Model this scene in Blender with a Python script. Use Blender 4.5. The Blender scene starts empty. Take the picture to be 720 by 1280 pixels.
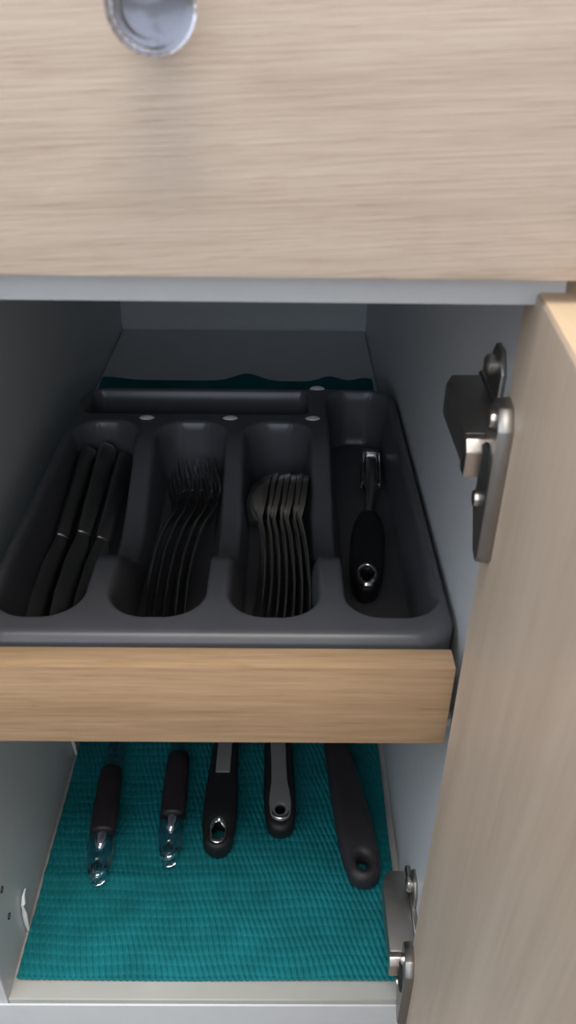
import bpy, bmesh, math, random
import numpy as np
from mathutils import Vector, Matrix, Euler, noise
random.seed(4)
S = bpy.context.scene
C = S.collection
PI = math.pi

# ------------------------------------------------------------------ camera
CAM = Vector((0.0, -0.2717, 0.696))
F_PX = 1014.8
cam_d = bpy.data.cameras.new('camera')
cam_d.sensor_fit = 'VERTICAL'
cam_d.sensor_height = 24.0
cam_d.lens = F_PX / 1280 * 24.0
cam_d.clip_start = 0.01
cam_d.dof.use_dof = True
cam_d.dof.focus_distance = 0.64
cam_d.dof.aperture_fstop = cam_d.lens / 1.7          # a phone-size pupil of 1.7 mm
cam = bpy.data.objects.new('camera', cam_d)
C.objects.link(cam)
cam.matrix_world = (Matrix.Translation(CAM)
                    @ Matrix.Rotation(-0.0095, 4, 'Z')
                    @ Matrix.Rotation(PI / 2 - 0.5776, 4, 'X')
                    @ Matrix.Rotation(0.0132, 4, 'Z'))
S.camera = cam

# ------------------------------------------------------------------ world, light, exposure
S.view_settings.view_transform = 'Standard'
S.view_settings.look = 'None'
S.view_settings.gamma = 1.0
S.view_settings.exposure = 0.0
S.cycles.max_bounces = 10
S.cycles.diffuse_bounces = 6
S.cycles.transmission_bounces = 10
S.cycles.caustics_reflective = True
world = bpy.data.worlds.new('world')
S.world = world
world.use_nodes = True
wb = world.node_tree.nodes['Background']
wb.inputs[0].default_value = (0.62, 0.75, 1.0, 1)
wb.inputs[1].default_value = 0.6

def area_light(name, loc, target, sx, sy, power, col):
    d = bpy.data.lights.new(name, 'AREA')
    d.shape = 'RECTANGLE'; d.size = sx; d.size_y = sy; d.energy = power; d.color = col
    o = bpy.data.objects.new(name, d); C.objects.link(o)
    o.location = loc
    o.rotation_euler = (Vector(target) - Vector(loc)).to_track_quat('-Z', 'Y').to_euler()
    return o
# daylight through the kitchen's two windows (left wall, and the wall behind the photographer)
area_light('left_window_daylight', (-1.68, -0.70, 1.70), (0, -0.70, 1.70), 1.2, 1.2, 24, (0.80, 0.90, 1.0))
area_light('back_window_daylight', (-0.30, -1.53, 1.10), (-0.30, 0, 1.10), 1.4, 0.8, 9.5, (0.80, 0.90, 1.0))
# added overhead area light without a fixture, for the falloff into the cabinet
area_light('overhead_fill_light', (0.0, -0.75, 2.57), (0.0, -0.75, 0), 1.4, 1.0, 49, (1.0, 0.95, 0.88))

# ------------------------------------------------------------------ materials
def new_mat(name):
    m = bpy.data.materials.new(name); m.use_nodes = True
    return m, m.node_tree.nodes, m.node_tree.links, m.node_tree.nodes['Principled BSDF']

def plain(name, col, rough=0.5, metal=0.0, spec=0.5, var=0.06, vscale=60, bump=0.0, bscale=400, trans=0.0, ior=1.45, coat=0.0):
    m, n, l, b = new_mat(name)
    b.inputs['Roughness'].default_value = rough
    b.inputs['Metallic'].default_value = metal
    b.inputs['Specular IOR Level'].default_value = spec
    b.inputs['Transmission Weight'].default_value = trans
    b.inputs['IOR'].default_value = ior
    b.inputs['Coat Weight'].default_value = coat
    tc = n.new('ShaderNodeTexCoord')
    nz = n.new('ShaderNodeTexNoise'); nz.inputs['Scale'].default_value = vscale; nz.inputs['Detail'].default_value = 4
    l.new(tc.outputs['Object'], nz.inputs['Vector'])
    cr = n.new('ShaderNodeValToRGB')
    e = cr.color_ramp.elements
    e[0].position = 0.3; e[1].position = 0.7
    e[0].color = tuple(c * (1 - var) for c in col) + (1,)
    e[1].color = tuple(min(1, c * (1 + var)) for c in col) + (1,)
    l.new(nz.outputs['Fac'], cr.inputs[0]); l.new(cr.outputs[0], b.inputs['Base Color'])
    if bump:
        n2 = n.new('ShaderNodeTexNoise'); n2.inputs['Scale'].default_value = bscale; n2.inputs['Detail'].default_value = 3
        l.new(tc.outputs['Object'], n2.inputs['Vector'])
        bp = n.new('ShaderNodeBump'); bp.inputs['Strength'].default_value = bump; bp.inputs['Distance'].default_value = 0.0005
        l.new(n2.outputs['Fac'], bp.inputs['Height']); l.new(bp.outputs[0], b.inputs['Normal'])
    return m

def wood(name, dark, mid, light, axis, rough=0.45, along=2.2, across=34.0, tilt=0.0, fine=1.0):
    """oak veneer, grain running along the given axis"""
    m, n, l, b = new_mat(name)
    b.inputs['Roughness'].default_value = rough
    b.inputs['Specular IOR Level'].default_value = 0.35
    tc = n.new('ShaderNodeTexCoord')
    rot = n.new('ShaderNodeMapping'); rot.inputs['Rotation'].default_value = (0, tilt if axis == 'X' else 0, 0)
    if axis == 'Z': rot.inputs['Rotation'].default_value = (tilt, 0, 0)
    l.new(tc.outputs['Object'], rot.inputs['Vector'])
    def layer(al, ac, detail, dist, lo, hi):
        mp = n.new('ShaderNodeMapping')
        mp.inputs['Scale'].default_value = {'X': (al, ac, ac), 'Y': (ac, al, ac), 'Z': (ac, ac, al)}[axis]
        l.new(rot.outputs[0], mp.inputs['Vector'])
        t = n.new('ShaderNodeTexNoise'); t.inputs['Scale'].default_value = 1.0
        t.inputs['Detail'].default_value = detail; t.inputs['Distortion'].default_value = dist
        l.new(mp.outputs[0], t.inputs['Vector'])
        r = n.new('ShaderNodeMapRange'); r.inputs['From Min'].default_value = lo; r.inputs['From Max'].default_value = hi
        l.new(t.outputs['Fac'], r.inputs['Value'])
        return r.outputs[0]
    broad = layer(along, across, 3, 0.6, 0.3, 0.7)
    fib = layer(along * 5, across * 9, 3, 0.2, 0.32, 0.68)
    pore = layer(along * 12, across * 14, 2, 0.0, 0.56, 0.74)
    mx = n.new('ShaderNodeMath'); mx.operation = 'MULTIPLY_ADD'
    mx.inputs[1].default_value = 0.42 * fine
    sc = n.new('ShaderNodeMath'); sc.operation = 'MULTIPLY'; sc.inputs[1].default_value = 1 - 0.42 * fine
    l.new(broad, sc.inputs[0]); l.new(fib, mx.inputs[0]); l.new(sc.outputs[0], mx.inputs[2])
    cr = n.new('ShaderNodeValToRGB'); e = cr.color_ramp.elements
    e[0].position = 0.05; e[0].color = dark + (1,); e[1].position = 0.95; e[1].color = light + (1,)
    x = e.new(0.5); x.color = mid + (1,)
    l.new(mx.outputs[0], cr.inputs[0])
    mix = n.new('ShaderNodeMix'); mix.data_type = 'RGBA'; mix.blend_type = 'MULTIPLY'
    pf = n.new('ShaderNodeMath'); pf.operation = 'MULTIPLY'; pf.inputs[1].default_value = 0.35 * fine
    l.new(pore, pf.inputs[0]); l.new(pf.outputs[0], mix.inputs[0])
    l.new(cr.outputs[0], mix.inputs[6]); mix.inputs[7].default_value = (0.62, 0.52, 0.42, 1)
    l.new(mix.outputs[2], b.inputs['Base Color'])
    bp = n.new('ShaderNodeBump'); bp.inputs['Strength'].default_value = 0.15; bp.inputs['Distance'].default_value = 0.0004
    l.new(fib, bp.inputs['Height']); l.new(bp.outputs[0], b.inputs['Normal'])
    return m

M = {}
M['oak'] = wood('oak_front', (0.46, 0.362, 0.285), (0.55, 0.445, 0.36), (0.61, 0.505, 0.415), 'X', along=5.5, across=125, tilt=0.05)
M['oak_door'] = wood('oak_door', (0.50, 0.39, 0.30), (0.56, 0.442, 0.345), (0.60, 0.482, 0.382), 'Z', along=3, across=40, tilt=-0.05, fine=0.6)
M['oak_edge'] = wood('oak_edge_band', (0.60, 0.45, 0.30), (0.66, 0.50, 0.345), (0.71, 0.55, 0.39), 'Y', along=3, across=60, fine=0.5)
M['beech'] = wood('beech_board', (0.33, 0.21, 0.115), (0.42, 0.275, 0.16), (0.50, 0.34, 0.21), 'X', along=4, across=55, rough=0.4)
M['white'] = plain('white_melamine', (0.58, 0.595, 0.61), 0.34, var=0.02, bump=0.03)
M['bottom'] = plain('shaded_white_melamine', (0.43, 0.425, 0.40), 0.4, var=0.04, vscale=30)  # darker copy of the white melamine, shade put into the base colour
M['plinth'] = plain('white_board', (0.66, 0.68, 0.70), 0.4, var=0.02)
M['paint'] = plain('wall_paint', (0.58, 0.58, 0.59), 0.9, var=0.02, vscale=6)
M['ceil'] = plain('ceiling_paint', (0.62, 0.62, 0.62), 0.9, var=0.02, vscale=6)
M['floor'] = plain('floor_vinyl', (0.16, 0.145, 0.135), 0.45, var=0.12, vscale=9)
M['frame'] = plain('window_frame_paint', (0.75, 0.75, 0.75), 0.4, var=0.02)
M['tray'] = plain('grey_tray_plastic', (0.078, 0.079, 0.088), 0.33, spec=0.6, var=0.05, bump=0.05, bscale=900)
M['mat'] = plain('teal_foam_grip', (0.005, 0.155, 0.175), 0.75, spec=0.25, var=0.14, vscale=45)
M['steel'] = plain('brushed_steel', (0.48, 0.47, 0.455), 0.24, metal=1, var=0.05)
M['chrome'] = plain('chrome', (0.8, 0.8, 0.81), 0.12, metal=1, var=0.02)
M['nickel'] = plain('nickel_hinge', (0.33, 0.315, 0.30), 0.42, metal=1, var=0.05)
M['nickel_light'] = plain('bright_nickel', (0.70, 0.63, 0.57), 0.28, metal=1, var=0.03)
M['black'] = plain('black_rubber', (0.010, 0.010, 0.011), 0.5, var=0.1, bump=0.05)
M['charcoal'] = plain('charcoal_nylon', (0.026, 0.023, 0.027), 0.5, var=0.1, bump=0.05)
M['grip'] = plain('dark_grip', (0.022, 0.016, 0.020), 0.55, var=0.1, bump=0.06)
M['glint_nub'] = plain('pale_glint_nub', (0.8, 0.8, 0.8), 0.25, metal=0.3, var=0.02)
M['spoon'] = plain('polished_steel', (0.72, 0.69, 0.65), 0.17, metal=1, var=0.03)
M['knife'] = plain('dull_steel', (0.36, 0.355, 0.345), 0.28, metal=1, var=0.05)
M['grey'] = plain('grey_soft_plastic', (0.17, 0.17, 0.17), 0.5, var=0.05)
M['hole'] = plain('hole_shade', (0.012, 0.012, 0.012), 0.8)  # near-black, puts the shade of small recesses into the colour
M['glass'] = plain('clear_glass', (0.75, 0.76, 0.84), 0.02, trans=1.0, ior=1.5, var=0.0)
M['acrylic'] = plain('clear_acrylic', (0.84, 0.88, 1.0), 0.10, trans=1.0, ior=1.49, var=0.0)
M['gloss_white'] = plain('glossy_white', (0.85, 0.87, 0.86), 0.2, var=0.01)

# ------------------------------------------------------------------ helpers
def wpos(o):
    p = Vector((0, 0, 0))
    while o is not None:
        p += Vector(o.location); o = o.parent
    return p

def smooth_me(me, angle=40):
    me.polygons.foreach_set('use_smooth', [True] * len(me.polygons))
    try: me.set_sharp_from_angle(angle=math.radians(angle))
    except Exception: pass

def obj(name, bm, mat, parent=None, local=False, smooth=40, label=None):
    """ONE mesh object. World-space verts get an origin at their base centre; local verts stay in the parent's frame."""
    bmesh.ops.recalc_face_normals(bm, faces=bm.faces)
    me = bpy.data.meshes.new(name)
    if not local:
        lo = Vector([min(v.co[i] for v in bm.verts) for i in range(3)])
        hi = Vector([max(v.co[i] for v in bm.verts) for i in range(3)])
        org = Vector(((lo.x + hi.x) / 2, (lo.y + hi.y) / 2, lo.z))
        bmesh.ops.translate(bm, verts=bm.verts, vec=-org)
    bm.to_mesh(me); bm.free()
    me.materials.append(mat)
    if smooth: smooth_me(me, smooth)
    o = bpy.data.objects.new(name, me); C.objects.link(o)
    if parent: o.parent = parent
    if not local:
        o.location = org - (wpos(parent) if parent else Vector((0, 0, 0)))
    if label: o['label'] = label
    return o

def thing(name, label, cat, loc=(0, 0, 0), rot=(0, 0, 0), group=None):
    o = bpy.data.objects.new(name, None); C.objects.link(o)
    o.empty_display_size = 0.02
    o.location = loc; o.rotation_euler = rot
    o['label'] = label; o['category'] = cat
    if group: o['group'] = group
    return o

def tag(o, label, cat, group=None):
    o['label'] = label; o['category'] = cat
    if group: o['group'] = group
    return o

def box(x0, x1, y0, y1, z0, z1, bev=0.0, seg=2, bm=None):
    b = bm or bmesh.new()
    t = bmesh.new()
    bmesh.ops.create_cube(t, size=1)
    for v in t.verts:
        v.co = Vector((x0 + (v.co.x + .5) * (x1 - x0), y0 + (v.co.y + .5) * (y1 - y0), z0 + (v.co.z + .5) * (z1 - z0)))
    if bev: bmesh.ops.bevel(t, geom=t.edges[:], offset=bev, segments=seg, affect='EDGES', profile=0.6)
    tm = bpy.data.meshes.new('t'); t.to_mesh(tm); t.free(); b.from_mesh(tm); bpy.data.meshes.remove(tm)
    return b

def prism(pts, axis, a, b_, bev=0.0, seg=2, bm=None):
    """extrude a 2-D outline along an axis from a to b"""
    t = bmesh.new()
    def co(p, h):
        return {'X': (h, p[0], p[1]), 'Y': (p[0], h, p[1]), 'Z': (p[0], p[1], h)}[axis]
    lo = [t.verts.new(co(p, a)) for p in pts]; hi = [t.verts.new(co(p, b_)) for p in pts]
    t.faces.new(lo[::-1]); t.faces.new(hi)
    k = len(pts)
    for i in range(k): t.faces.new((lo[i], lo[(i + 1) % k], hi[(i + 1) % k], hi[i]))
    bmesh.ops.recalc_face_normals(t, faces=t.faces)
    if bev: bmesh.ops.bevel(t, geom=t.edges[:], offset=bev, segments=seg, affect='EDGES', profile=0.6)
    out = bm or bmesh.new()
    tm = bpy.data.meshes.new('t'); t.to_mesh(tm); t.free(); out.from_mesh(tm); bpy.data.meshes.remove(tm)
    return out

def lathe(prof, axis='Z', n=32, org=(0, 0, 0), bm=None):
    """prof: (radius, height) pairs spun about an axis"""
    b = bm or bmesh.new(); rings = []
    for r, h in prof:
        ring = []
        for i in range(n):
            a = 2 * PI * i / n; c, s = r * math.cos(a), r * math.sin(a)
            p = {'Z': (c, s, h), 'Y': (c, h, s), 'X': (h, c, s)}[axis]
            ring.append(b.verts.new(Vector(p) + Vector(org)))
        rings.append(ring)
    for A, B in zip(rings, rings[1:]):
        for i in range(n): b.faces.new((A[i], A[(i + 1) % n], B[(i + 1) % n], B[i]))
    b.faces.new(rings[0][::-1]); b.faces.new(rings[-1])
    return b

def loft(stations, nseg=16, power=2.4, bm=None, axis='Y'):
    """stations: (s, half_width, half_thick, x_centre, z_centre); flattened super-ellipse sections along +y"""
    b = bm or bmesh.new(); rings = []
    for s, w, t, xc, zc in stations:
        ring = []
        for i in range(nseg):
            a = 2 * PI * i / nseg; c, q = math.cos(a), math.sin(a)
            x = xc + w * math.copysign(abs(c) ** (2 / power), c)
            z = zc + t * math.copysign(abs(q) ** (2 / power), q)
            ring.append(b.verts.new((x, s, z)))
        rings.append(ring)
    for A, B in zip(rings, rings[1:]):
        for i in range(nseg): b.faces.new((A[i], A[(i + 1) % nseg], B[(i + 1) % nseg], B[i]))
    b.faces.new(rings[0][::-1]); b.faces.new(rings[-1])
    return b

def tube(path, r, n=8, bm=None, closed=False):
    b = bm or bmesh.new(); rings = []
    P = [Vector(p) for p in path]; k = len(P)
    up0 = Vector((0.13, 0.31, 0.94))
    for i, p in enumerate(P):
        if closed: d = (P[(i + 1) % k] - P[i - 1]).normalized()
        else: d = (P[min(i + 1, k - 1)] - P[max(i - 1, 0)]).normalized()
        u = d.cross(up0)
        if u.length < 1e-3: u = d.cross(Vector((1, 0, 0)))
        u.normalize(); v = d.cross(u)
        rr = r[i] if isinstance(r, (list, tuple)) else r
        rings.append([b.verts.new(p + (u * math.cos(2 * PI * j / n) + v * math.sin(2 * PI * j / n)) * rr) for j in range(n)])
    pairs = list(zip(rings, rings[1:])) + ([(rings[-1], rings[0])] if closed else [])
    for A, B in pairs:
        for j in range(n): b.faces.new((A[j], A[(j + 1) % n], B[(j + 1) % n], B[j]))
    if not closed: b.faces.new(rings[0][::-1]); b.faces.new(rings[-1])
    return b

def smoothstep(a, b, x):
    t = np.clip((x - a) / (b - a), 0, 1)
    return t * t * (3 - 2 * t)

def outline_with_hole(outer, holes, half, bev, zfun=None):
    """flat outline (with holes), thickened and round-edged, as a bmesh (through a 2-D curve)"""
    cu = bpy.data.curves.new('t', 'CURVE'); cu.dimensions = '2D'; cu.fill_mode = 'BOTH'
    for pts in [outer] + holes:
        sp = cu.splines.new('POLY'); sp.points.add(len(pts) - 1); sp.use_cyclic_u = True
        for q, p in zip(sp.points, pts): q.co = (p[0], p[1], 0, 1)
    cu.extrude = max(half - bev, 0.0001); cu.bevel_depth = bev; cu.bevel_resolution = 3; cu.offset = -bev
    o = bpy.data.objects.new('t', cu); C.objects.link(o)
    dg = bpy.context.evaluated_depsgraph_get(); dg.update()
    me = bpy.data.meshes.new_from_object(o.evaluated_get(dg))
    bm = bmesh.new(); bm.from_mesh(me)
    bpy.data.objects.remove(o); bpy.data.curves.remove(cu); bpy.data.meshes.remove(me)
    bmesh.ops.remove_doubles(bm, verts=bm.verts, dist=1e-5)
    if zfun:
        for v in bm.verts: v.co.z += zfun(v.co.y)
    return bm

def sym_outline(prof, n_end=10):
    """prof: (y, half width) pairs from the near end; returns a closed loop around the y axis"""
    L = [(-w, y) for y, w in prof]; R = [(w, y) for y, w in reversed(prof)]
    return L + R

def round_end_profile(y0, r, rest, n=9, ry=None):
    """semi-elliptic near end of half width r, then the rest of the (y, w) pairs"""
    ry = ry or r
    e = [(y0 + ry * (1 - math.cos(a)), max(r * math.sin(a), 1e-4)) for a in [PI / 2 * (i + .35) / n for i in range(n)]]
    return e + [(y0 + ry, r)] + rest

def ellipse(cx, cy, rx, ry, n=20):
    return [(cx + rx * math.cos(2 * PI * i / n), cy + ry * math.sin(2 * PI * i / n)) for i in range(n)]

# ------------------------------------------------------------------ the room
def struct(name, bm, m):
    o = obj(name, bm, m, smooth=0); o['kind'] = 'structure'; return o
RX0, RX1, RY0, RY1, RZ = -1.62, 1.9, -1.47, 0.64, 2.6
struct('floor', box(RX0 - .1, RX1 + .1, RY0 - .1, RY1 + .1, -0.1, 0), M['floor'])
struct('ceiling', box(RX0 - .1, RX1 + .1, RY0 - .1, RY1 + .1, RZ, RZ + .1), M['ceil'])
struct('wall_right', box(RX1, RX1 + .1, RY0 - .1, RY1 + .1, 0, RZ), M['paint'])
struct('wall_front', box(RX0 - .1, RX1, RY1, RY1 + .1, 0, RZ), M['paint'])
def wall_with_window(wall, win, swap, w0, w1, d0, d1, a0, a1, z0, z1):
    def bx_(p0, p1, q0, q1, h0, h1, bm=None):
        return box(q0, q1, p0, p1, h0, h1, bm=bm) if swap else box(p0, p1, q0, q1, h0, h1, bm=bm)
    w = bx_(w0, a0, d0, d1, 0, RZ)
    bx_(a1, w1, d0, d1, 0, RZ, w); bx_(a0, a1, d0, d1, 0, z0, w); bx_(a0, a1, d0, d1, z1, RZ, w)
    struct(wall, w, M['paint'])
    e0, e1 = d1 - .045, d1 + .01
    f = bx_(a0, a0 + .05, e0, e1, z0, z1)
    bx_(a1 - .05, a1, e0, e1, z0, z1, f); bx_(a0, a1, e0, e1, z0, z0 + .05, f); bx_(a0, a1, e0, e1, z1 - .05, z1, f)
    m = (a0 + a1) / 2
    bx_(m - .03, m + .03, e0, e1, z0, z1, f)
    struct(win, f, M['frame'])
wall_with_window('wall_left', 'window_1', True, RY0 - .1, RY1, RX0 - .1, RX0, -1.31, -0.09, 1.09, 2.31)
wall_with_window('wall_back', 'window_2', False, RX0, RX1, RY0 - .1, RY0, -1.01, 0.41, 0.69, 1.51)

# ------------------------------------------------------------------ the cabinet
XL, XR, FL = -0.1768, 0.0910, 0.136         # inner faces of the sides, top of the bottom panel
SH = 0.3745                                  # top of the pull-out shelf
T = 0.018
cab = thing('base_cabinet', 'white kitchen base cabinet with oak drawer front and open oak door', 'cabinet', (-0.043, 0.0, 0.0))
left = obj('side_panel', box(XL - T, XL, 0, 0.592, 0.0, 0.78, 0.0006, 1), M['white'], cab)
right = obj('side_panel', box(XR, XR + T, 0, 0.592, 0.0, 0.78, 0.0006, 1), M['white'], cab)
obj('back_panel', box(XL, XR, 0.589, 0.596, FL - T, 0.78), M['white'], cab)
obj('bottom_panel', box(XL, XR, 0.0, 0.589, FL - T, FL, 0.0008, 1), M['bottom'], cab)
obj('plinth', box(XL - T, XR + T, -0.0016, 0.0, 0.0, FL - 0.0042, 0.0005, 1), M['plinth'], cab, label='plain white board across the front below the bottom panel')
rl = box(XL, XR, -0.0070, 0.045, 0.6090, 0.640, 0.0010, 2)
box(XL, XR, -0.0145, 0.0000, 0.6090, 0.6196, 0.0012, 2, rl)
obj('front_rail', rl, M['white'], cab)
obj('divider_panel', box(XL, XR, 0.045, 0.589, 0.612, 0.626), M['white'], cab)
obj('top_panel', box(XL - T, XR + T, 0.0, 0.596, 0.78, 0.796), M['white'], cab)
# shelf-pin holes of the left side, as dark discs laid on the panel
for y, z in ((0.0313, 0.209), (0.0302, 0.181), (0.0302, 0.241)):
    obj('pin_hole', lathe([(0.0021, XL - 0.0002), (0.0023, XL + 0.0004), (0.0017, XL + 0.0004), (0.0015, XL - 0.0002)], 'X', 14, (0, y, z)), M['hole'], left)

# drawer with its glass knob
dr = obj('drawer', box(XL - T + .0015, XR + T - .0015, -0.0272, -0.0092, 0.6209, 0.775, 0.0011, 2), M['oak'], cab)
bx = box(XL + .013, XL + .025, 0.0, 0.50, 0.645, 0.745)
box(XR - .025, XR - .013, 0.0, 0.50, 0.645, 0.745, bm=bx)
box(XL + .025, XR - .025, 0.49, 0.50, 0.645, 0.745, bm=bx); box(XL + .025, XR - .025, 0.0, 0.49, 0.648, 0.654, bm=bx)
obj('drawer_box', bx, M['white'], dr)
KX, KZ, KY = -0.0322, 0.6912, -0.0272
obj('knob_base', lathe([(0.0005, KY), (0.0072, KY), (0.0075, KY - .0012), (0.0060, KY - .0026), (0.0040, KY - .0038), (0.0037, KY - .0062), (0.0052, KY - .0072), (0.0005, KY - .0073)], 'Y', 32, (KX, 0, KZ)), M['nickel'], dr)
kb = bmesh.new()
prof = [(0.0005, -0.0074), (0.0050, -0.0074), (0.0068, -0.0086), (0.0090, -0.0108), (0.0105, -0.0136), (0.0110, -0.0163),
        (0.0106, -0.0191), (0.0091, -0.0218), (0.0067, -0.0239), (0.0037, -0.0250), (0.0005, -0.0253)]
lathe([(r, KY + h) for r, h in prof], 'Y', 26, (KX, 0, KZ), kb)
obj('knob', kb, M['glass'], dr, smooth=8, label='faceted clear glass knob')

# the open door, hinged on the right, almost square to the front
A = Vector((0.0833, 0.0026)); d2 = Vector((-0.0064, -0.0756)).normalized(); nrm = Vector((-d2.y, d2.x)) * 1
if nrm.x < 0: nrm = -nrm
W = 0.297; TH = 0.018
def dpt(s, t): p = A + d2 * s + nrm * t; return (p.x, p.y)
ZD0, ZD1 = 0.108, 0.6130
door = obj('door', prism([dpt(0, 0), dpt(W, 0), dpt(W, TH), dpt(0, TH)], 'Z', ZD0, ZD1, 0.0008, 1), M['oak_door'], cab)
ee = prism([dpt(0.0008, .0008), dpt(W - .0008, .0008), dpt(W - .0008, TH - .0008), dpt(0.0008, TH - .0008)], 'Z', ZD1 - .0002, ZD1 + .0004)
obj('edge_band', ee, M['oak_edge'], door, label='pale oak band along the top edge of the door')

# inner pull-out shelf with its wooden front board
sh = obj('pull_out_shelf', box(XL + .0015, XR - .0015, 0.0245, 0.587, SH - 0.005, SH), M['white'], cab)
obj('front_board', box(XL + .003, 0.0836, 0.0098, 0.0236, 0.3722, 0.4246, 0.0012, 2), M['beech'], sh, label='warm beech front board of the pull-out shelf')

# concealed hinges
def build_hinge(zc):
    hp = bpy.data.objects.new('hinge', None); C.objects.link(hp); hp.empty_display_size = .02
    hp.parent = cab; hp.location = Vector((XR, 0.04, zc)) - wpos(cab)
    # mounting plate on the cabinet side: bar plus two wings
    m = box(XR - .0035, XR, 0.012, 0.066, zc + .001, zc + .015, .0008, 1)
    prism([(0.036, zc - .026), (0.050, zc - .026), (0.055, zc - .016), (0.055, zc + .026), (0.050, zc + .034), (0.040, zc + .034), (0.034, zc + .026), (0.034, zc - .016)], 'X', XR - .0022, XR, .0005, 1, m)
    obj('mounting_plate', m, M['nickel'], hp)
    for z in (zc + .0265, zc - .0195):
        obj('screw', lathe([(0.0005, XR - .0072), (0.0034, XR - .0070), (0.0047, XR - .0058), (0.0048, XR - .0035), (0.0040, XR - .0020), (0.0005, XR - .0020)], 'X', 18, (0, 0.044, z)), M['nickel_light'], hp)
    # arm: deep channel, rounded at the back
    a = prism([(0.0705, 0.006), (0.0875, 0.006), (0.0875, 0.062), (0.0745, 0.062), (0.0705, 0.052)], 'Z', zc, zc + .0145, .0012, 2)
    obj('arm', a, M['nickel'], hp)
    lip = prism([(0.0066, zc - .0012), (-0.0012, zc - .0012), (-0.0012, zc + .0098), (0.0022, zc + .0142), (0.0066, zc + .0142)], 'X', 0.0700, 0.0862, .0008, 2)
    obj('arm_tip', lip, M['nickel_light'], hp, label='bright rounded tip of the hinge arm')
    # link between arm and cup
    k = tube([(0.0790, 0.006, zc + .003), (0.0800, 0.000, zc - .004), (0.0815, -0.006, zc - .006), (0.0855, -0.010, zc - .004)], .0030, 10)
    obj('link', k, M['nickel'], hp)
    # cup flange screwed to the door
    def fl(s0, s1, t0, t1, zz):
        return [dpt(s0, t0), dpt(s1, t0), dpt(s1, t1), dpt(s0, t1)]
    def on_door(s, t, z): p = dpt(s, t); return Vector((p[0], p[1], z))
    b = bmesh.new()
    out = [(0.008, -.0335), (0.0165, -.0335), (0.0205, -.029), (0.0205, .027), (0.014, .0335), (0.004, .0335), (-0.004, .026), (-0.006, -.020)]
    lo = [b.verts.new(on_door(s, 0.0002, zc + z)) for s, z in out]
    hi = [b.verts.new(on_door(s + (0.0005 if s < .01 else -.0005), -0.0055, zc + z * .98)) for s, z in out]
    b.faces.new(lo); b.faces.new(hi[::-1])
    for i in range(8): b.faces.new((lo[i], hi[i], hi[(i + 1) % 8], lo[(i + 1) % 8]))
    bmesh.ops.recalc_face_normals(b, faces=b.faces)
    bmesh.ops.bevel(b, geom=b.edges[:], offset=.0006, segments=1, affect='EDGES')
    obj('cup_flange', b, M['nickel'], hp)
    for z in (-.012, .026):
        b = bmesh.new()
        lathe([(0.0004, 0), (0.0030, 0.0), (0.0034, 0.0008), (0.0034, 0.0020), (0.0004, 0.0020)], 'X', 14, (0, 0, 0), b)
        p = on_door(0.002 if z < 0 else 0.008, -0.0072, zc + z)
        bmesh.ops.translate(b, verts=b.verts, vec=p)
        obj('screw', b, M['nickel_light'], hp)
    b = bmesh.new()
    lathe([(0.0128, 0.0), (0.0134, 0.0006), (0.0134, 0.0012), (0.0004, 0.0012), (0.0004, 0.0010), (0.0120, 0.0008)], 'X', 28, (0, 0, 0), b)
    for v in b.verts: v.co.y *= .62; v.co.z *= .72
    bmesh.ops.translate(b, verts=b.verts, vec=on_door(0.0085, -0.0066, zc + .006))
    obj('cup', b, M['hole'], hp, label='dark disc for the shade in the hinge cup')
    return hp
build_hinge(0.5375)
build_hinge(0.1700)

# ------------------------------------------------------------------ teal grip mats
def mesh_grid(name, X, Y, Zf, mat, drop=0.0016):
    nx, ny = len(X), len(Y)
    gx, gy = np.meshgrid(X, Y)
    gz = Zf(gx, gy)
    # skirt: repeat the border pushed down so that the mat has thickness
    V = np.stack([gx, gy, gz], -1).reshape(-1, 3)
    idx = np.arange(nx * ny).reshape(ny, nx)
    F = np.stack([idx[:-1, :-1], idx[:-1, 1:], idx[1:, 1:], idx[1:, :-1]], -1).reshape(-1, 4)
    ring = np.concatenate([idx[0, :], idx[1:, -1], idx[-1, -2::-1], idx[-2:0:-1, 0]])
    low = V[ring].copy(); low[:, 2] -= drop
    base = len(V); k = len(ring)
    V = np.concatenate([V, low])
    nxt = (np.arange(k) + 1) % k
    F2 = np.stack([ring, base + np.arange(k), base + nxt, ring[nxt]], -1)
    F = np.concatenate([F, F2])
    me = bpy.data.meshes.new(name)
    org = np.array([V[:, 0].mean(), V[:, 1].mean(), V[:, 2].min()])
    V = V - org
    me.vertices.add(len(V)); me.vertices.foreach_set('co', V.ravel())
    me.loops.add(len(F) * 4); me.loops.foreach_set('vertex_index', F.ravel().astype(np.int32))
    me.polygons.add(len(F)); me.polygons.foreach_set('loop_start', np.arange(len(F), dtype=np.int32) * 4)
    me.polygons.foreach_set('use_smooth', np.ones(len(F), dtype=bool))
    me.update(calc_edges=True); me.validate()
    me.materials.append(mat)
    o = bpy.data.objects.new(name, me); C.objects.link(o); o.location = org
    return o

def grip(x, y, amp=0.0014):
    px, py = 0.0040, 0.0068
    wob = 0.0006 * np.sin(y * 61 + 3 * np.sin(x * 23)) + 0.0005 * np.sin(x * 90 + y * 37)
    yy = y + wob
    row = np.floor(yy / py); fy = yy / py - row
    xx = x + row * px * 0.5 + (fy - .5) * 0.0014 + 0.0007 * np.sin(y * 140 + x * 55)
    c = 0.5 + 0.5 * np.cos(2 * PI * xx / px)
    return amp * (c ** 1.3) * (0.04 + 0.96 * np.sin(PI * fy) ** 0.7)

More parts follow.
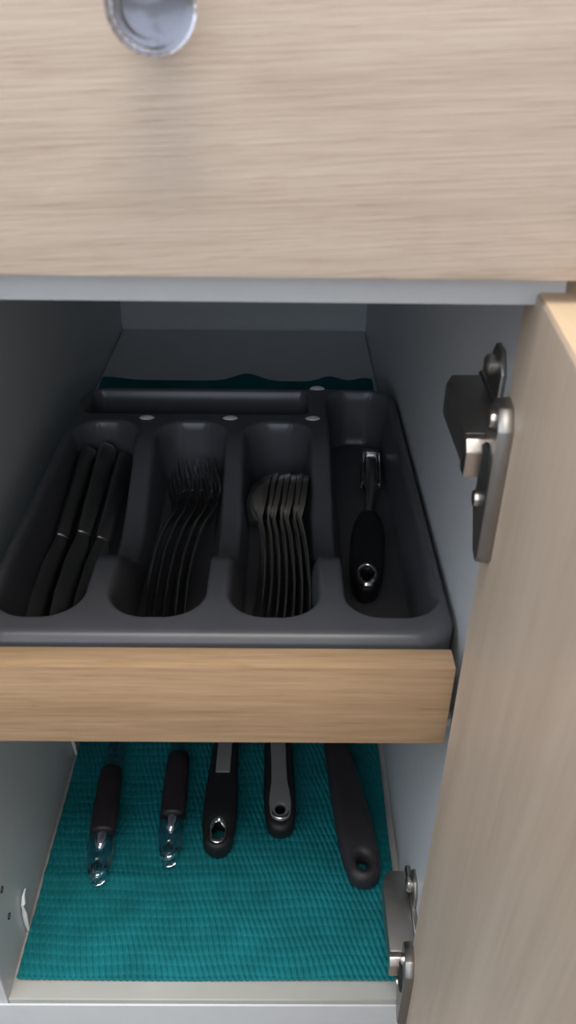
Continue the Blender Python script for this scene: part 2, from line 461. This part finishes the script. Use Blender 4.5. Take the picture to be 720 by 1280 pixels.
def low_z(x, y):
    und = 0.0006 * np.sin(y * 75 + 1.5 * np.sin(x * 17)) + 0.0005 * np.sin(x * 31 + y * 22)
    und += 0.0016 * np.exp(-((y - 0.085) / 0.006) ** 2) * smoothstep(0.02, -0.12, x)
    edge = 0.0010 * np.exp(-((x + 0.1735) / .004) ** 2)
    return FL + 0.0034 + und + edge + grip(x, y)
Y1 = np.concatenate([np.arange(0.0112, 0.30, 0.0007), np.arange(0.30, 0.52, 0.0022)])
lm = mesh_grid('grip_mat', np.arange(-0.1732, 0.0858, 0.00062), Y1, low_z, M['mat'], 0.0018)
tag(lm, 'textured teal non-slip mat lying on the cabinet bottom under the utensils', 'mat')

def up_z(x, y):
    bump = 0.0075 * np.exp(-((x + 0.034) / 0.017) ** 2) + 0.0055 * np.exp(-((x - 0.045) / 0.013) ** 2) + 0.004 * np.exp(-((x - 0.078) / 0.012) ** 2) + 0.003 * np.exp(-((x + 0.168) / 0.02) ** 2)
    return SH + 0.0016 + bump * smoothstep(0.415, 0.449, y) + 0.5 * grip(x, y) * smoothstep(0.37, 0.4, y) * (0.6)
um = mesh_grid('grip_mat', np.arange(-0.172, 0.0865, 0.0013), np.concatenate([np.arange(0.0255, 0.36, .02), np.arange(0.36, 0.4495, 0.0015)]), up_z, M['mat'], 0.0010)
tag(um, 'dark teal grip mat with a ruffled edge behind the cutlery tray', 'mat')

# ------------------------------------------------------------------ cutlery tray (height field: rim, five pockets, saddled dividers)
RIM, TF = 0.4245, 0.3795
TX0, TX1, TY0, TY1 = -0.1585, 0.0890, 0.0285, 0.3270
def sd_rr(x, y, x0, x1, y0, y1, r):
    cx, cy = (x0 + x1) / 2, (y0 + y1) / 2
    qx = np.abs(x - cx) - ((x1 - x0) / 2 - r); qy = np.abs(y - cy) - ((y1 - y0) / 2 - r)
    return np.minimum(np.maximum(qx, qy), 0) + np.hypot(np.maximum(qx, 0), np.maximum(qy, 0)) - r
SLOTS = [(-0.1505, -0.1025, 0.0445, 0.2640, 0.021), (-0.0910, -0.0385, 0.0450, 0.2640, 0.022),
         (-0.0283, 0.0215, 0.0452, 0.2640, 0.021), (0.0328, 0.0835, 0.0455, 0.3200, 0.020),
         (-0.1500, 0.0215, 0.2760, 0.3200, 0.010)]
def tray_z(x, y):
    rim = np.full_like(x, RIM)
    # dividers dip to a saddle between the front plate and the back posts
    dip = smoothstep(0.092, 0.142, y) * (1 - smoothstep(0.150, 0.247, y))
    inner = smoothstep(-0.1265, -0.112, x) * (1 - smoothstep(0.0525, 0.062, x))
    rim = rim - 0.034 * dip * inner
    h = rim.copy()
    for (x0, x1, y0, y1, r) in SLOTS:
        s = sd_rr(x, y, x0, x1, y0, y1, r)
        d = -s
        prof = np.where(d < 0.0012, 0.04 * smoothstep(-0.0008, 0.0012, d), 0.04 + 0.96 * np.clip((d - 0.0012) / 0.0055, 0, 1) ** 0.9)
        soft = smoothstep(0.0, 1.0, np.clip((d - 0.0045) / 0.003, 0, 1))
        h = np.minimum(h, rim - (rim - TF) * np.clip(prof, 0, 1))
    so = sd_rr(x, y, TX0, TX1, TY0, TY1, 0.022)
    edge = np.clip((so + 0.0075) / 0.0075, 0, 1)
    h = h - 0.006 * edge ** 2.2 * (h > RIM - .03)
    return h, so
xs = np.arange(TX0 - .004, TX1 + .0045, 0.0008); ys = np.arange(TY0 - .004, TY1 + .0045, 0.0009)
gx, gy = np.meshgrid(xs, ys)
gz, so = tray_z(gx, gy)
# pull the outermost ring onto the rounded outline, then fold it down as an outer wall
eps = 1e-5
nxg = (sd_rr(gx + eps, gy, TX0, TX1, TY0, TY1, .022) - so) / eps
nyg = (sd_rr(gx, gy + eps, TX0, TX1, TY0, TY1, .022) - so) / eps
outp = so > 0
gx = np.where(outp, gx - nxg * so, gx); gy = np.where(outp, gy - nyg * so, gy)
gz = np.where(outp, RIM - 0.006 - np.clip(so * 12, 0, 0.043), gz)
keep = so < 0.0038
ny, nx = gx.shape
idx = np.arange(nx * ny).reshape(ny, nx)
kf = keep[:-1, :-1] & keep[:-1, 1:] & keep[1:, 1:] & keep[1:, :-1]
F = np.stack([idx[:-1, :-1], idx[:-1, 1:], idx[1:, 1:], idx[1:, :-1]], -1)[kf]
used = np.unique(F); remap = -np.ones(nx * ny, int); remap[used] = np.arange(len(used))
V = np.stack([gx, gy, gz], -1).reshape(-1, 3)[used]; F = remap[F]
me = bpy.data.meshes.new('cutlery_tray')
torg = np.array([(TX0 + TX1) / 2, (TY0 + TY1) / 2, V[:, 2].min()])
me.vertices.add(len(V)); me.vertices.foreach_set('co', (V - torg).ravel())
me.loops.add(len(F) * 4); me.loops.foreach_set('vertex_index', F.ravel().astype(np.int32))
me.polygons.add(len(F)); me.polygons.foreach_set('loop_start', np.arange(len(F), dtype=np.int32) * 4)
me.polygons.foreach_set('use_smooth', np.ones(len(F), dtype=bool))
me.update(calc_edges=True); me.validate(); me.materials.append(M['tray'])
tray = bpy.data.objects.new('cutlery_tray', me); C.objects.link(tray)
tray.location = (torg[0], torg[1], SH + 0.0024)
tag(tray, 'dark grey plastic cutlery tray with five rounded compartments on the pull-out shelf', 'tray')
ZF = TF + (SH + 0.0024 - torg[2]) + 0.0004       # level of the pocket floors

# pale oval nubs added to give the glints on the dividers' back posts
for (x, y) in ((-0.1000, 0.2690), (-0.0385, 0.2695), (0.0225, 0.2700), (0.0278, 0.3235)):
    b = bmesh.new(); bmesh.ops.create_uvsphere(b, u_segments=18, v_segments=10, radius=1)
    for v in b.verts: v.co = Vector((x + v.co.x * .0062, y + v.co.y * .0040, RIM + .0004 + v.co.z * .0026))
    obj('glint_nub', b, M['glint_nub'], tray, label='added pale oval nub for the glint on a divider post')

# ------------------------------------------------------------------ cutlery
def fork_mesh():
    b = bmesh.new(); L = 0.190
    def zc(s): return 0.0035 * math.sin(PI * min(s / 0.13, 1)) - 0.0045 * math.sin(PI * max(0, min(1, (s - .115) / .06))) + 0.004 * max(0, (s - .15) / .04) ** 1.5
    st = []
    for s, w, t in ((0, .0030, .0008), (.001, .0052, .0011), (.004, .0078, .0012), (.010, .0091, .0012), (.025, .0090, .0012), (.050, .0072, .0013), (.080, .0050, .0015),
                    (.105, .0036, .0017), (.118, .0036, .0017), (.126, .0055, .0014), (.133, .0096, .0012), (.140, .0118, .0011), (.148, .0122, .0010)):
        st.append((s, w, t, 0, zc(s)))
    loft(st, 12, 2.6, b)
    for k in range(4):
        x = -0.0106 + k * 0.00707
        loft([(s, w, .0009, x * (1 - .05 * (s - .146) / .04), zc(s)) for s, w in ((.1465, .0017), (.160, .0015), (.172, .0013), (.183, .0010), (.188, .0004))], 8, 2.4, b)
    return b
def spoon_mesh():
    b = bmesh.new()
    def zc(s): return 0.0035 * math.sin(PI * min(s / 0.13, 1)) - 0.003 * math.sin(PI * max(0, min(1, (s - .115) / .06)))
    rings = []; n = 16
    prof = [(0, .0030, .0008), (.001, .0052, .0011), (.004, .0074, .0012), (.010, .0086, .0012), (.025, .0084, .0012), (.050, .0068, .0013), (.080, .0048, .0015), (.108, .0034, .0017), (.126, .0036, .0016)]
    for i in range(1, 15):
        a = PI * (0.08 + 0.90 * i / 14)
        prof.append((.1555 - .0285 * math.cos(a), max(.0036 if i < 2 else 0.0006, .0168 * math.sin(a) ** .85), .0009))
    for s, w, t in prof:
        dish = 0.0095 * max(0.0, math.sin(PI * max(0, min(1, (s - .128) / .056)))) ** .7
        ring = []
        for i in range(n):
            a = 2 * PI * i / n; c, q = math.cos(a), math.sin(a)
            x = w * c
            ring.append(b.verts.new((x, s, zc(s) - dish * (1 - (x / max(w, 1e-4)) ** 2) + t * q)))
        rings.append(ring)
    for A_, B_ in zip(rings, rings[1:]):
        for i in range(n): b.faces.new((A_[i], A_[(i + 1) % n], B_[(i + 1) % n], B_[i]))
    b.faces.new(rings[0][::-1]); b.faces.new(rings[-1])
    return b
WORD = ['leftmost', 'second from the left', 'third from the left', 'fourth from the left', 'fifth from the left', 'sixth from the left', 'rightmost']
fork0 = obj('fork', fork_mesh(), M['steel'], local=True, smooth=50)
def put(o, x0, y0, x1, y1, z, roll, tilt=0.0):
    """axis from the handle end (x0,y0) towards (x1,y1); roll turns the piece on its edge"""
    yaw = -math.atan2(x1 - x0, y1 - y0)
    o.rotation_mode = 'QUATERNION'
    o.rotation_quaternion = (Euler((0, 0, yaw)).to_quaternion() @ Euler((tilt, 0, 0)).to_quaternion() @ Euler((0, roll, 0)).to_quaternion())
    o.location = (x0, y0, z)
fx = [(-0.0775, -0.0755), (-0.0720, -0.0685), (-0.0665, -0.0615), (-0.0610, -0.0550), (-0.0555, -0.0490)]
for i, (a, b_) in enumerate(fx):
    o = fork0 if i == 0 else fork0.copy()
    if i: C.objects.link(o)
    put(o, a, 0.0570, b_, 0.2450, ZF + 0.0128, math.radians(-66 - 3 * (i % 3)), math.radians(0.2 * (i % 2)))
    tag(o, 'steel fork in the second tray compartment from the left, %s of five' % (['leftmost', 'second from the left', 'middle one', 'fourth from the left', 'rightmost'][i]), 'fork', 'forks in the second tray compartment')
spoon0 = obj('spoon', spoon_mesh(), M['spoon'], local=True, smooth=60)
for i in range(7):
    o = spoon0 if i == 0 else spoon0.copy()
    if i: C.objects.link(o)
    a = -0.0160 + i * 0.00460; b_ = -0.0114 + i * 0.0041; o.scale = (.92, .92, .92)
    put(o, a, 0.0560 + 0.002 * (i % 2), b_, 0.2420, ZF + 0.0172, math.radians(115 + 0.4 * i))
    tag(o, 'steel spoon in the third tray compartment, %s of seven' % (['leftmost', 'second from the left', 'third from the left', 'middle one', 'third from the right', 'second from the right', 'rightmost'][i]), 'spoon', 'spoons in the third tray compartment')

def make_knife(label):
    t = thing('table_knife', label, 'knife', group='knives in the first tray compartment')
    # local: blade from y=0 to .085, handle from .085 to .182
    obj('handle', loft([(0.086, .0044, .0022, 0, 0), (0.0885, .0054, .0028, 0, 0), (0.110, .0058, .0031, 0, 0), (0.145, .0065, .0034, 0, 0), (0.170, .0070, .0036, 0, 0), (0.178, .0064, .0033, 0, 0), (0.1815, .0044, .0023, 0, 0), (0.1825, .0016, .0009, 0, 0)], 14, 2.5), M['knife'], t, local=True)
    obj('blade', loft([(0.0, .0008, .0004, -.003, 0), (0.003, .0030, .0006, -.0020, 0), (0.010, .0056, .0007, -.0006, 0), (0.030, .0074, .0008, 0, 0), (0.060, .0070, .0010, 0, 0), (0.080, .0055, .0012, .0008, 0), (0.087, .0042, .0016, 0, 0)], 10, 2.0), M['knife'], t, local=True)
    return t
kl = ['table knife nearest the left wall of the tray, handle towards the back',
      'table knife lying between the two other knives in the leftmost compartment',
      'table knife nearest the first divider, handle towards the back']
for i, (x0, x1, y0, rl) in enumerate(((-0.1395, -0.1390, 0.068, 38), (-0.1265, -0.1262, 0.071, 34), (-0.1143, -0.1143, 0.069, 40))):
    k = make_knife(kl[i])
    put(k, x0, y0, x1, y0 + .18, ZF + 0.0066, math.radians(rl), math.radians((7.0, 7.4, 5.0)[i]))

# vegetable peeler in the right-hand compartment
pl = thing('vegetable_peeler', 'black handled peeler with a metal ring end in the right tray compartment', 'peeler')
pr = round_end_profile(0.0, .0080, [(.018, .0098), (.032, .0108), (.055, .0112), (.072, .0098), (.083, .0066), (.088, .0050)], ry=.010)
obj('handle', outline_with_hole(sym_outline(pr), [ellipse(0, .0150, .0042, .0060)], .0065, .0035), M['black'], pl, local=True)
ring = [(.0056 * math.cos(a), .0150 + .0092 * math.sin(a) - (.0016 if math.sin(a) < -.9 else 0), .0058) for a in [2 * PI * i / 28 for i in range(28)]]
obj('end_ring', tube(ring, [.0011 + .0011 * max(0, -math.sin(2 * PI * i / 28)) for i in range(28)], 8, closed=True), M['chrome'], pl, local=True, label='shiny metal ring around the hanging hole')
obj('shank', loft([(.084, .0040, .0030, 0, 0), (.100, .0032, .0024, .0005, 0), (.118, .0040, .0020, .0010, .001), (.130, .0072, .0018, .001, .001)], 10), M['steel'], pl, local=True)
b = box(-.0065, -.0045, .128, .178, -.002, .004, .0007, 1); box(.0065, .0085, .128, .178, -.002, .004, .0007, 1, b); box(-.0065, .0085, .174, .1785, -.002, .004, .0007, 1, b)
obj('yoke', b, M['steel'], pl, local=True)
obj('blade', loft([(.131, .0038, .0006, .001, .001), (.140, .0044, .0008, .001, .0015), (.166, .0044, .0008, .001, .0015), (.174, .0038, .0006, .001, .001)], 10), M['steel'], pl, local=True)
put(pl, 0.0510, 0.1085, 0.0603, 0.2000, ZF + 0.0068, 0.0)

# ------------------------------------------------------------------ utensils on the lower mat
ZM = FL + 0.0060
def place(t, x0, y0, x1, y1, dz=0.0):
    t.location = (x0, y0, ZM + dz); t.rotation_euler = (0, 0, -math.atan2(x1 - x0, y1 - y0))

def clear_utensil(label, head):
    t = thing('salad_server' if head == 'spoon' else 'serving_fork', label, 'utensil')
    z = .0100
    # clear faceted end with a hanging eye
    tip = outline_with_hole(sym_outline(round_end_profile(0.0, .0062, [(.012, .0078), (.020, .0088), (.034, .0092), (.041, .0090)], ry=.007)), [ellipse(0, .0105, .0030, .0042, 14)], .0058, .0026)
    bmesh.ops.translate(tip, verts=tip.verts, vec=(0, 0, z - .001))
    obj('clear_end', tip, M['acrylic'], t, local=True, smooth=20, label='clear acrylic end with a hanging eye')
    obj('core', loft([(.024, .0010, .001, 0, z), (.027, .0036, .0030, 0, z), (.033, .0048, .0040, 0, z), (.041, .0052, .0044, 0, z)], 10), M['chrome'], t, local=True, label='shiny metal core inside the clear end')
    obj('grip', loft([(.0385, .0086, .0072, 0, z), (.040, .0098, .0086, 0, z), (.060, .0100, .0092, 0, z), (.085, .0096, .0088, 0, z), (.098, .0088, .0078, 0, z), (.1005, .0070, .006, 0, z)], 18, 2.2), M['grip'], t, local=True, label='dark rubber grip')
    obj('stem', loft([(.099, .0068, .0028, 0, z), (.13, .0064, .0026, 0, z), (.19, .0068, .0026, 0, z), (.215, .010, .0024, 0, z - .002)], 14, 3.5), M['acrylic'], t, local=True, label='flat clear acrylic stem')
    if head == 'spoon':
        obj('bowl', loft([(.210, .009, .0022, 0, z - .001), (.225, .020, .0020, 0, z - .004), (.250, .028, .0018, 0, z - .0065), (.275, .027, .0018, 0, z - .0065), (.292, .016, .0018, 0, z - .004), (.297, .004, .0015, 0, z - .003)], 16), M['acrylic'], t, local=True)
    else:
        b = loft([(.210, .009, .0022, 0, z - .001), (.225, .014, .0020, 0, z - .004), (.252, .0175, .0018, 0, z - .006)], 16)
        for x in (-.0135, -.0045, .0045, .0135): loft([(.250, .0038, .0018, x, z - .006), (.285, .0036, .0016, x, z - .004), (.292, .0012, .001, x, z - .003)], 8, bm=b)
        obj('tines', b, M['acrylic'], t, local=True)
    return t
u = clear_utensil('utensil with clear tip and dark grip nearest the left wall, tip lowest', 'spoon')
place(u, -0.1318, 0.0730, -0.1390, 0.190)
u = clear_utensil('second utensil from the left, clear tip and dark grip, standing straighter', 'fork')
place(u, -0.0818, 0.0880, -0.0850, 0.205)

sp = thing('spatula', 'black handled utensil with chrome ring tip and grey inset, third from the left', 'utensil')
pr = round_end_profile(0.0, .0112, [(.020, .0128), (.034, .0134), (.060, .0124), (.085, .0110), (.110, .0100), (.128, .0084), (.138, .0060)], ry=.011)
obj('handle', outline_with_hole(sym_outline(pr), [ellipse(0, .0150, .0052, .0082)], .0085, .0050, lambda y: .009 + .002 * math.sin(y * 20)), M['black'], sp, local=True)
ring = [(.0060 * math.cos(a) * (1 - .18 * math.sin(a)), .0150 + .0100 * math.sin(a), .0160) for a in [2 * PI * i / 32 for i in range(32)]]
obj('end_ring', tube(ring, [.0013 + .0012 * abs(math.sin(2 * PI * i / 32)) for i in range(32)], 8, closed=True), M['chrome'], sp, local=True, label='chrome ring around the hanging hole')
obj('inset', box(-.0060, .0060, .066, .124, .0170, .0215, .0016, 2), M['grey'], sp, local=True, label='grey strip let into the handle')
obj('shank', loft([(.134, .0048, .0030, 0, .009), (.180, .0044, .0026, 0, .011), (.215, .0060, .0022, 0, .006)], 12), M['steel'], sp, local=True)
obj('blade', prism([(-.012, .208), (.012, .208), (.020, .226), (.022, .300), (-.022, .300), (-.020, .226)], 'Z', .0030, .0052, .0007, 1), M['black'], sp, local=True)
place(sp, -0.0462, 0.0965, -0.0455, 0.205)

ld = thing('ladle', 'black utensil with a long grey strip and ringed hole, fourth from the left', 'utensil')
pr = round_end_profile(0.0, .0112, [(.020, .0124), (.040, .0126), (.070, .0120), (.105, .0108), (.130, .0090), (.140, .0064)], ry=.0115)
obj('handle', outline_with_hole(sym_outline(pr), [ellipse(0, .0165, .0040, .0048)], .0080, .0048, lambda y: .0085 + .002 * math.sin(y * 20)), M['black'], ld, local=True)
ins = round_end_profile(0.0065, .0080, [(.022, .0086), (.030, .0082), (.042, .0064), (.060, .0062), (.095, .0064), (.124, .0058)], ry=.0085)
obj('inset', outline_with_hole(sym_outline(ins), [ellipse(0, .0165, .0042, .0050)], .0020, .0009, lambda y: .0162 + .002 * math.sin(y * 20)), M['grey'], ld, local=True, label='grey strip widening to a ring around the hole')
obj('end_ring', tube([(.0068 * math.cos(a), .0160 + .0078 * math.sin(a), .0182) for a in [PI + PI * i / 16 for i in range(17)]], [.0004 + .0011 * math.sin(PI * i / 16) for i in range(17)], 8), M['steel'], ld, local=True, label='pale half ring below the hole')
obj('shank', loft([(.136, .0050, .0030, 0, .009), (.180, .0046, .0028, 0, .013), (.260, .0044, .0026, 0, .022), (.2975, .0060, .0024, 0, .033)], 12), M['black'], ld, local=True)
b = bmesh.new()
n = 24; prof = [(.0385, .034), (.0375, .022), (.032, .009), (.022, .0022), (.0004, .0006), (.0004, .0026), (.021, .0044), (.0305, .011), (.0358, .0225), (.0368, .034)]
lathe(prof, 'Z', n, (0, .335, .0012), b)
obj('bowl', b, M['black'], ld, local=True)
place(ld, 0.0015, 0.1130, -0.0020, 0.215)

sl = thing('serving_spoon', 'plain charcoal handle with a round hole, leaning, nearest the right wall', 'utensil')
pr = round_end_profile(0.0, .0120, [(.018, .0134), (.032, .0142), (.060, .0136), (.095, .0116), (.130, .0092), (.150, .0076), (.165, .0062)], ry=.011)
obj('handle', outline_with_hole(sym_outline(pr), [ellipse(0, .0155, .0043, .0056)], .0085, .0055, lambda y: .009 + .003 * math.sin(y * 16)), M['charcoal'], sl, local=True)
obj('bowl', loft([(.160, .0060, .0040, 0, .010), (.190, .0058, .0034, 0, .011), (.215, .0110, .0030, 0, .008), (.240, .021, .0026, 0, .0055), (.270, .0235, .0026, 0, .005), (.292, .016, .0024, 0, .006), (.300, .005, .002, 0, .007)], 18), M['charcoal'], sl, local=True)
place(sl, 0.0636, 0.0715, 0.0455, 0.2110)

# thin glossy white strips standing against the left side of the lower space
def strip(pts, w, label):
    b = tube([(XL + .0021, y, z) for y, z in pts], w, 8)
    return tag(obj('white_strip', b, M['gloss_white'], smooth=60), label, 'strip')
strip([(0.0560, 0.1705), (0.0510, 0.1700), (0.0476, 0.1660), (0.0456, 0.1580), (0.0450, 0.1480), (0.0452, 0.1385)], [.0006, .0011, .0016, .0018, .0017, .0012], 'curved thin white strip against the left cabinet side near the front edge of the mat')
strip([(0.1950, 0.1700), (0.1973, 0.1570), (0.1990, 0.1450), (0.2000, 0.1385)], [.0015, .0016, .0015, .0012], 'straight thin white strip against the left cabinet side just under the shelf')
